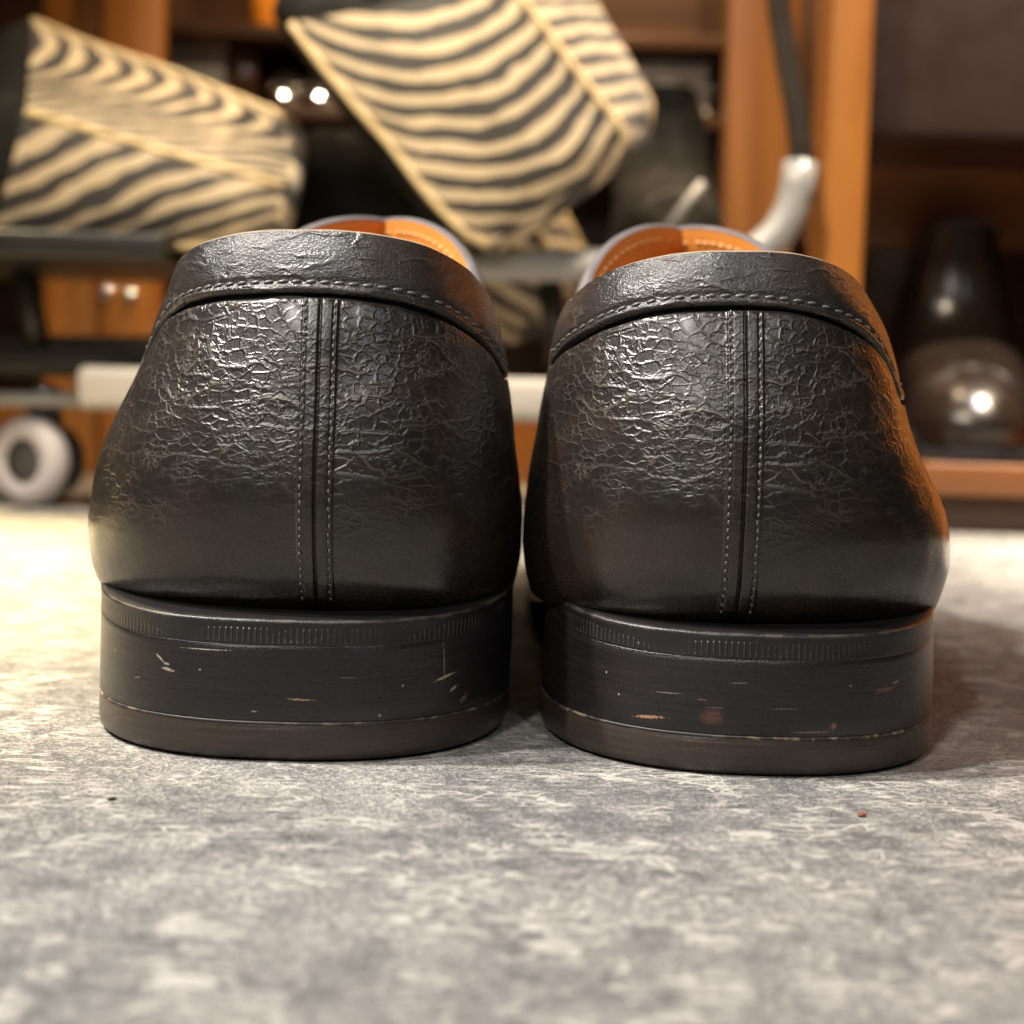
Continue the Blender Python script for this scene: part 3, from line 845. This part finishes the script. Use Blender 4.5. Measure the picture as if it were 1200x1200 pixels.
def caster(c, ax):
    ax = ax.normalized(); up = Vector((0, 0, 1)); sd = ax.cross(up).normalized()
    fork = MB()
    fo = c - ax * 13
    rows = []
    for k in range(15):                       # hood: a disc with a raised housing
        a = math.tau * k / 14
    fork.tube([c - ax * 9, c - ax * 23], [21, 19], 24)
    fork.tube([c - ax * 12 + up * 14, c - ax * 12 + up * 36], [11, 8], 16)
    f = fork.build('caster', M['black_rubber'], rk, base)
    w = MB(); rows = []
    for k in range(41):
        a = math.tau * k / 40; d = sd * math.cos(a) + up * math.sin(a)
        rows.append([c + d * r + ax * o for r, o in ((12, 4.0), (14, 5.4), (19, 5.6), (22.5, 4.2), (24.2, 1), (24.2, -4), (22.5, -7), (16, -8.5), (12, -8))])
    w.grid(rows, flip=True); w.build('wheel', M['tyre'], f, base)
    h = MB(); h.tube([c - ax * 7, c + ax * 2.5, c + ax * 3.6], [12.4, 12.4, 9], 24); h.build('hub', M['hub'], f, base)
    s = MB(); s.ellipsoid(c - ax * 12 + up * 37, (Vector((9, 0, 0)), Vector((0, 9, 0)), Vector((0, 0, 5))), 14, 8); s.build('swivel', M['chrome'], f, base)
c = at(33, 537, YR); c.z = 24.3
caster(c, Vector((-.42, -.9, 0)))
c2 = Vector((215, 650, 24.3)); caster(c2, Vector((.3, -.9, 0)))

# --- zebra bags: four-sided padded tubes with piped edges
def bag(name, label, A, B, mats, base, dark, cuff=None, bulge=.15, n=26):
    """A, B: four corners (top-back, ridge, bottom-front, bottom-back) at either end"""
    root = tag(empty(name, base), label, 'bag', 'zebra print bags on the rack')
    def pt(s, k, v):
        a = lerp(A[k], A[(k + 1) % 4], v); b = lerp(B[k], B[(k + 1) % 4], v)
        p = lerp(a, b, s)
        cen = lerp(sum(A, Vector()) / 4, sum(B, Vector()) / 4, s)
        out = p - cen
        p = p + out * (bulge * math.sin(v * math.pi) ** .8) * (.5 + .5 * math.sin(clamp(s * 1.0) * math.pi))
        rnd = sstep(.86, 1.0, s)                 # rounded far end
        p = p - out * .10 * rnd * rnd
        q = noise.noise(p * .022) * 3.0
        return p + out.normalized() * q
    L = (sum(B, Vector()) - sum(A, Vector())).length / 4
    nm = ('top_panel', 'front_panel', 'under_panel', 'back_panel')
    for k in range(4):
        mb = MB(); H = (A[k] - A[(k + 1) % 4]).length
        rows = [[pt(i / n, k, j / 12) for j in range(13)] for i in range(n + 1)]
        uvs = [[(L * i / n, H * j / 12) for j in range(13)] for i in range(n + 1)]
        mb.grid(rows, uvs); mb.build(nm[k], mats[k], root, base)
    for k in (0, 1, 2, 3):
        mb = MB(); mb.tube([pt(i / n, k, 0) for i in range(n + 1)], 2.1, 8); mb.build('piping', M['piping'], root, base)
    for s, mat, nme in ((1, mats[1], 'end_panel'), (0, dark, 'cuff')):
        mb = MB(); ring = [pt(s, k, j / 8) for k in range(4) for j in range(8)]
        cen = sum(ring, Vector()) / len(ring)
        d = ((sum(B, Vector()) - sum(A, Vector())) / 4).normalized() * (1 if s else -1)
        rows = []
        dep = 9 if s else 30
        for i in range(9):
            f = i / 8
            rows.append([lerp(p, cen, f * f * .98) + d * dep * math.sin(f * math.pi / 2) for p in ring])
        uvs = [[((p - cen).x + 30, (p - cen).z) for p in r] for r in rows]
        mb.grid(rows, uvs, True, flip=(s == 0)); mb.build(nme, mat, root, base)
    return root
bb = at(170, 285, 520)
bag('zebra_bag', 'zebra striped padded bag lying flat on the black shelf of the rack',
    [at(38, 22, 575), at(30, 132, 485), at(-12, 284, 492), at(-12, 284, 575)],
    [at(352, 142, 575), at(332, 216, 490), at(318, 290, 496), at(318, 290, 575)],
    [M['zebra_a'], M['zebra_b'], M['black_cloth'], M['zebra_a']], bb, M['black_cloth'])
bb = at(600, 292, 520)
bag('zebra_bag', 'large zebra striped bag tilted up, its lower corner resting on the grey tube',
    [at(660, -60, 560), at(596, -22, 490), at(338, 28, 490), at(338, 28, 575)],
    [at(772, 140, 560), at(744, 164, 490), at(562, 298, 490), at(562, 298, 575)],
    [M['zebra_d'], M['zebra_c'], M['black_cloth'], M['zebra_a']], bb, M['black_cloth'])
bb = at(640, 385, 620)
bag('zebra_bag', 'zebra striped bag mostly hidden behind the large tilted one, showing under the grey tube',
    [at(540, -10, 690), at(500, 20, 625), at(398, 92, 625), at(398, 92, 690)],
    [at(700, 330, 690), at(672, 346, 625), at(585, 400, 625), at(585, 400, 690)],
    [M['zebra_d'], M['zebra_b'], M['black_cloth'], M['zebra_a']], bb, M['black_cloth'])
# --- black pouch between the bags
c = at(428, 248, 640); mb = MB()
rows = []
for i in range(17):
    f = i / 16; ph = -math.pi / 2 + math.pi * f
    r = max(math.cos(ph), .02) ** .45
    rows.append([c + Vector((58 * math.copysign(abs(math.cos(a)) ** .6, math.cos(a)) * r * (1 - .12 * math.sin(ph)), 30 * math.copysign(abs(math.sin(a)) ** .6, math.sin(a)) * r, 46 * math.copysign(abs(math.sin(ph)) ** .7, math.sin(ph)) + noise.noise(Vector((math.cos(a) * 2, math.sin(a) * 2, f * 3))) * 4)) for a in [math.tau * k / 28 for k in range(28)]])
mb.grid(rows, None, True)
tag(mb.build('black_pouch', M['black_cloth'], None, c), 'soft black pouch standing between two zebra striped bags', 'pouch')

# --- generic shoes of the display
def shoe_loft(mb, o, w, ln, h, toe_h, fwd=-1):
    """closed-toe upper pointing to -y; o = centre of the heel end on the shelf"""
    rows = []; n = 24
    prof_w = ([0, .06, .2, .45, .7, .85, .95, 1.0], [.35, .72, .80, .72, .98, .95, .66, .12])
    prof_h = ([0, .06, .2, .45, .6, .75, .9, .97, 1.0], [.55, .95, 1.0, .98, .78, toe_h / h * 1.15, toe_h / h, toe_h / h * .7, .15])
    for i in range(33):
        f = i / 32
        ww, hh = w * cubic(*prof_w, f), h * cubic(*prof_h, f)
        row = []
        for k in range(n + 1):
            a = math.pi * k / n
            row.append(o + Vector((ww * math.copysign(abs(math.cos(a)) ** .7, math.cos(a)), fwd * ln * f, 6 + (hh - 6) * math.sin(a) ** .75)))
        rows.append(row)
    mb.grid(rows, None, flip=(fwd > 0)); 
def sole_loft(mb, o, w, ln, fwd=-1):
    prof_w = ([0, .06, .2, .45, .7, .85, .95, 1.0], [.40, .76, .84, .74, 1.04, 1.0, .72, .2])
    top = []; 
    ps = []
    for f in [i / 24 for i in range(25)]:
        ps.append((w * cubic(*prof_w, f), fwd * ln * 1.015 * f))
    loop = [(x, y) for x, y in ps] + [(-x, y) for x, y in reversed(ps)]
    rows = [[o + Vector((x, y, z)) for x, y in loop] for z in (0, 3, 6.5)]
    ids = mb.grid(rows, None, True); mb.face(ids[-1]); mb.face(ids[0][::-1])
def display_boot(label, o, w, ln, ht, shaft, group=None, mat='boot'):
    r = tag(empty('ankle_boot', o), label, 'boot', group)
    # one horizontal ring per height: the foot draws back into the shaft
    zk = [5.5, 8, 20, 34, 46, 56, 64, 74, 86, 100, 120, shaft]
    fr = [ln * k for k in (.985, .99, 1.0, .965, .90, .80, .66, .545, .49, .465, .455, .46)]
    hw = [w * k for k in (.93, .97, 1.0, .98, .95, .92, .93, .91, .88, .83, .73, .60)]
    bk = [4, 0, -3, -4, -3, 0, 3, 6, 8, 9, 9, 8]
    rows = []
    for i in range(41):
        z = lerp(5.5, shaft, (i / 40) ** 1.15)
        f, h, b_ = cubic(zk, fr, z), cubic(zk, hw, z), cubic(zk, bk, z)
        row = []
        for k in range(48):
            a = math.tau * k / 48
            c_, s_ = math.cos(a), math.sin(a)
            y = -(f + b_) / 2 - (f - b_) / 2 * math.copysign(abs(s_) ** .85, s_)
            wy = 1 - .22 * sstep(.15, .9, -s_) if f > ln * .6 else 1
            x = h * wy * math.copysign(abs(c_) ** .8, c_)
            row.append(o + Vector((x, y, z + (4 * s_ * s_ if i == 40 else 0))))
        rows.append(row)
    mb = MB(); mb.grid(rows[:22], None, True); mb.build('vamp', M[mat], r, o)
    mb = MB(); mb.grid(rows[21:], None, True); mb.build('shaft', M[mat], r, o)
    mb = MB(); mb.tube([p + Vector((0, 0, .6)) for p in rows[0]] + [rows[0][0] + Vector((0, 0, .6))], 2.6, 8); mb.build('welt', M['welt'], r, o)
    cap_ = []
    for k in range(25):                        # raised seam across the toe
        a = math.pi * k / 24; x = math.cos(a) * w * .93
        best = min((p for rr_ in rows for p in rr_ if p.y < o.y - ln * .6), key=lambda p: (p.x - o.x - x) ** 2 + (p.z - o.z - 8 - 46 * math.sin(a)) ** 2)
        cap_.append(best)
    mb.tube(cap_, 1.3, 6); mb.build('toe_seam', M['black_rubber'], r, o)
    mb = MB()
    mb.tube([p + Vector((0, 0, .2)) for p in rows[-1]] + [rows[-1][0]], 1.4, 8); mb.build('top_edge', M['black_rubber'], r, o)
    mb = MB(); sole_loft(mb, o, w, ln); mb.box(o + Vector((0, -28, 3)), (w * 1.3, 54, 5.6)); mb.build('sole', M['black_rubber'], r, o, smooth=False)
    return r

# --- right-hand cabinet with the boot
YC = 512
p = at(1150, 545, YC); zs = p.z
x0 = at(1083, 560, YC).x
cb = Vector((x0, YC, 0))
cab = tag(empty('display_cabinet', cb), 'open wooden display cabinet with an orange upright and a low shelf', 'cabinet')
xr = x0 + 300
mb = MB(); z1 = zs; z0 = at(1150, 582, YC).z
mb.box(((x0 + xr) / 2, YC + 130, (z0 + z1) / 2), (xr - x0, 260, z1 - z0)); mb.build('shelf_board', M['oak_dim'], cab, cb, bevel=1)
mb = MB(); mb.box(((x0 + xr) / 2, YC + 134, z0 / 2), (xr - x0, 252, z0 - .4)); mb.build('plinth', M['walnut'], cab, cb, bevel=1)
pa, pb = at(967, 200, 540), at(1016, 200, 540)
mb = MB(); mb.box(((pa.x + pb.x) / 2, 560, 270), (pb.x - pa.x, 40, 540)); mb.build('upright', M['oak'], cab, cb, bevel=1.5)
mb = MB(); mb.box((575, 562, 270), (450, 44, 540)); mb.build('added_oak_panel', M['oak'], cab, cb, bevel=1.5)  # unseen oak front, added for the orange reflection on the right shoe
mb = MB(); mb.tube([(372, 534, 250), (372, 534, 310)], 3.5); mb.tube([(372, 534, 255), (372, 541, 255)], 2.4); mb.tube([(372, 534, 305), (372, 541, 305)], 2.4); mb.build('added_handle', M['chrome'], cab, cb)  # pull on the added oak front, out of view
mb = MB(); mb.box(((x0 + xr) / 2 - 30, 775, 300), (xr - x0 + 90, 6, 600)); mb.build('back_panel', M['walnut'], cab, cb)
pz = at(1150, 158, 600).z
mb = MB(); mb.box((pb.x + 190, 612, pz + 130), (378, 26, 260)); mb.build('upper_panel', M['plum'], cab, cb, bevel=1)
mb = MB(); mb.box((pb.x + 190, 700, pz + 8), (378, 140, 14)); mb.build('upper_shelf', M['walnut'], cab, cb, bevel=1)
pz2 = at(1150, 300, 740).z
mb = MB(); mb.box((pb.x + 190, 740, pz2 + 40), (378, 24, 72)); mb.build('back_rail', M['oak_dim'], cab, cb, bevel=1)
bo = Vector((299, YC + 250, zs + .2))
display_boot('shiny black ankle boot on the low cabinet shelf, toe towards the viewer', bo, 42, 232, 72, 142).rotation_euler.z = R(-11)

# --- wooden wall parts and clutter
def plank(name, label, px0, px1, Y, ztop, mat, depth=16, cat='panel', z0=0, group=None):
    a, b = at(px0, 300, Y), at(px1, 300, Y)
    c = Vector(((a.x + b.x) / 2, Y + depth / 2, z0))
    mb = MB(); mb.box((c.x, c.y, (z0 + ztop) / 2), (b.x - a.x, depth, ztop - z0))
    return tag(mb.build(name, mat, None, c, bevel=1), label, cat, group)
plank('wooden_post', 'orange wooden post standing behind the left zebra bag', 118, 186, 800, 480, M['oak'], 20, 'post')
plank('wooden_board', 'darker orange wooden panel at the far left behind the rack', 50, 114, 812, 480, M['oak'], 20, 'board')
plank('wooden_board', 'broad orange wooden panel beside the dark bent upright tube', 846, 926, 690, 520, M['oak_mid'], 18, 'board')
plank('wooden_plinth', 'low orange wooden plinth along the floor behind the rack', -260, 720, 840, 58, M['oak_h'], 60, 'plinth')
mb = MB(); mb.box((0, 1020, 350), (1900, 12, 700))
tag(mb.build('back_wall', M['walnut'], None, (0, 1014, 0), smooth=False), 'dark brown shop wall behind everything', 'wall', kind='structure')
# wall shelf
sb = at(520, 150, 900)
ws = tag(empty('wall_shelf', sb), 'dark wooden wall shelf holding tins and boxes behind the zebra bags', 'shelf')
xl, xr2 = at(196, 150, 900).x, at(842, 150, 900).x
zsh = at(520, 128, 850).z
zup = at(520, 34, 850).z
for z in (zsh, zup, zsh - 105):
    mb = MB(); mb.box(((xl + xr2) / 2, 930, z - 5), (xr2 - xl, 160, 10)); mb.build('board', M['walnut'], ws, sb, bevel=1)
for x in (xl, xr2):
    mb = MB(); mb.box((x, 930, zsh / 2 + 80), (9, 158, zsh + 160)); mb.build('side', M['walnut'], ws, sb, bevel=1)
def tin(px, label):
    r_ = 15.5; n_ = Vector((.20, -.86, .42)).normalized(); sx_ = n_.cross(Vector((0, 0, 1))).normalized(); up_ = sx_.cross(n_)
    c_ = at(px, 105, 868); c_.z = zsh + up_.z * r_ + abs(n_.z) * 4 + .3
    bb_ = Vector((c_.x, c_.y, zsh)); rr_ = tag(empty('polish_tin', bb_), label, 'tin', 'tins leaning on the wall shelf')
    def disc(prof):
        m_ = MB(); m_.grid([[c_ + n_ * z_ + (sx_ * math.cos(math.tau * k / 36) + up_ * math.sin(math.tau * k / 36)) * q_ for k in range(36)] for q_, z_ in prof], None, True, flip=True); return m_
    disc([(.05, -5), (14.6, -5), (15, -4.4), (15, -.6)]).build('can', M['brown_shoe'], rr_, bb_)
    disc([(15.5, -1.6), (15.5, 1.2), (15.0, 2.0)] + [(14.4 * math.cos(a_ * .0785), 2.0 + 3.6 * math.sin(a_ * .0785)) for a_ in range(0, 20)]).build('lid', M['chrome'], rr_, bb_)
tin(338, 'shiny round steel-lidded tin on the wall shelf, beside the reddish case')
tin(381, 'shiny round steel-lidded tin on the wall shelf, nearest the tilted zebra bag')
a = at(228, 125, 870); mb = MB(); h = (125 - 48) / 1.5
mb.box((a.x, 900, zsh + h / 2 + .2), (44, 50, h)); o = mb.build('shoe_box', M['grey_card'], None, (a.x, 900, zsh), bevel=1)
tag(o, 'pale grey box on the wall shelf beside the orange post', 'box')
l = MB(); l.box((a.x, 900, zsh + h - 5), (46.5, 52.5, 11)); lid = l.build('lid', M['grey_card'], None, (a.x, 900, zsh), bevel=1)
lid.parent = o; lid.location = (0, 0, 0)
for k in range(5):
    a = at(792, 125, 850); w = 58 - (k % 2) * 3
    mb = MB(); mb.box((a.x + (k % 3) - 1, 890, zsh + 4.9 + k * 9.4), (w, 52, 8.6))
    tag(mb.build('folded_cloth', M['grey_knit'], None, (a.x, 890, zsh), bevel=3.5), ('bottom', 'second from bottom', 'middle', 'second from top', 'top')[k] + ' grey folded cloth of the stack on the wall shelf', 'cloth', 'stack of folded cloths')
bo = at(790, 285, 640); bo = Vector((bo.x, 760, 0))
# dark boot standing behind the bent tube, on a low riser
rz = at(790, 330, 640).z
mb = MB(); mb.box((bo.x, 700, rz / 2), (120, 170, rz)); tag(mb.build('display_riser', M['walnut'], None, (bo.x, 700, 0), bevel=1), 'dark wooden riser behind the right loafer carrying a black boot', 'riser')
display_boot('dull black ankle boot standing behind the bent end of the grey tube', Vector((bo.x, 776, rz + .2)), 36, 165, 60, 128, mat='black_cloth')

# brown leather case upright and an amber bottle on the wall shelf
a = at(286, 125, 880); mb = MB(); mb.box((a.x, 905, zsh + 24.2), (22, 60, 48))
o = tag(mb.build('leather_case', M['brown_shoe'], None, (a.x, 905, zsh), bevel=3), 'narrow reddish brown case between the grey box and the shiny tins', 'case')
mb = MB(); mb.box((a.x, 873, zsh + 26), (5, 4, 14)); k = mb.build('clasp', M['chrome'], None, (a.x, 905, zsh), bevel=1); k.parent = o; k.location = (0, 0, 0)
a = at(305, 30, 890); mb = MB(); rows = []
for r_, z_ in ((0.1, .2), (11, .2), (12, 2), (12, 34), (10, 42), (5, 48), (4.4, 60), (0.1, 60)):
    rows.append([Vector((a.x + r_ * math.cos(t_ * math.tau / 24), 905 + r_ * math.sin(t_ * math.tau / 24), zup + z_)) for t_ in range(24)])
mb.grid(rows, None, True)
M['amber'] = simple('amber_glass', (.55, .20, .02), .12, var=.1)
tag(mb.build('bottle', M['amber'], None, (a.x, 905, zup)), 'amber bottle on the upper board of the dark wall shelf', 'bottle')

# crumbs on the floor in front of the heels
for px, py, r_, col, lab in ((1010, 957, .55, (.20, .06, .02), 'tiny reddish brown crumb on the grey floor in front of the right loafer'), (131, 938, .5, (.012, .012, .012), 'tiny black crumb on the grey floor in front of the left loafer')):
    d = cam_m @ Vector(((px - 600) / FPX, (600 - py) / FPX, -1.0)); p = CAM + d * (-CAM.z / d.z)
    mb = MB(); mb.ellipsoid(p + Vector((0, 0, r_ * .6)), (Vector((r_ * 1.5, .2, 0)), Vector((0, r_, 0)), Vector((.1, 0, r_ * .6))), 8, 6)
    tag(mb.build('crumb', simple('crumb_grit', col, .7), None, p), lab, 'crumb')

pst = [o for o in bpy.data.objects if o.name == 'wooden_post'][0]
for px, py in ((104, 343), (132, 346)):
    q = at(px + 20, py, 798); mb = MB(); mb.ellipsoid(q, (Vector((5.5, 0, 0)), Vector((0, 4.5, 0)), Vector((0, 0, 5.5))), 16, 10); mb.tube([q + Vector((0, 1, 0)), q + Vector((0, 6, 0))], 2.5, 10)
    k = mb.build('knob', M['chrome'], None, pst.location / U); k.parent = pst; k.location = (0, 0, 0)
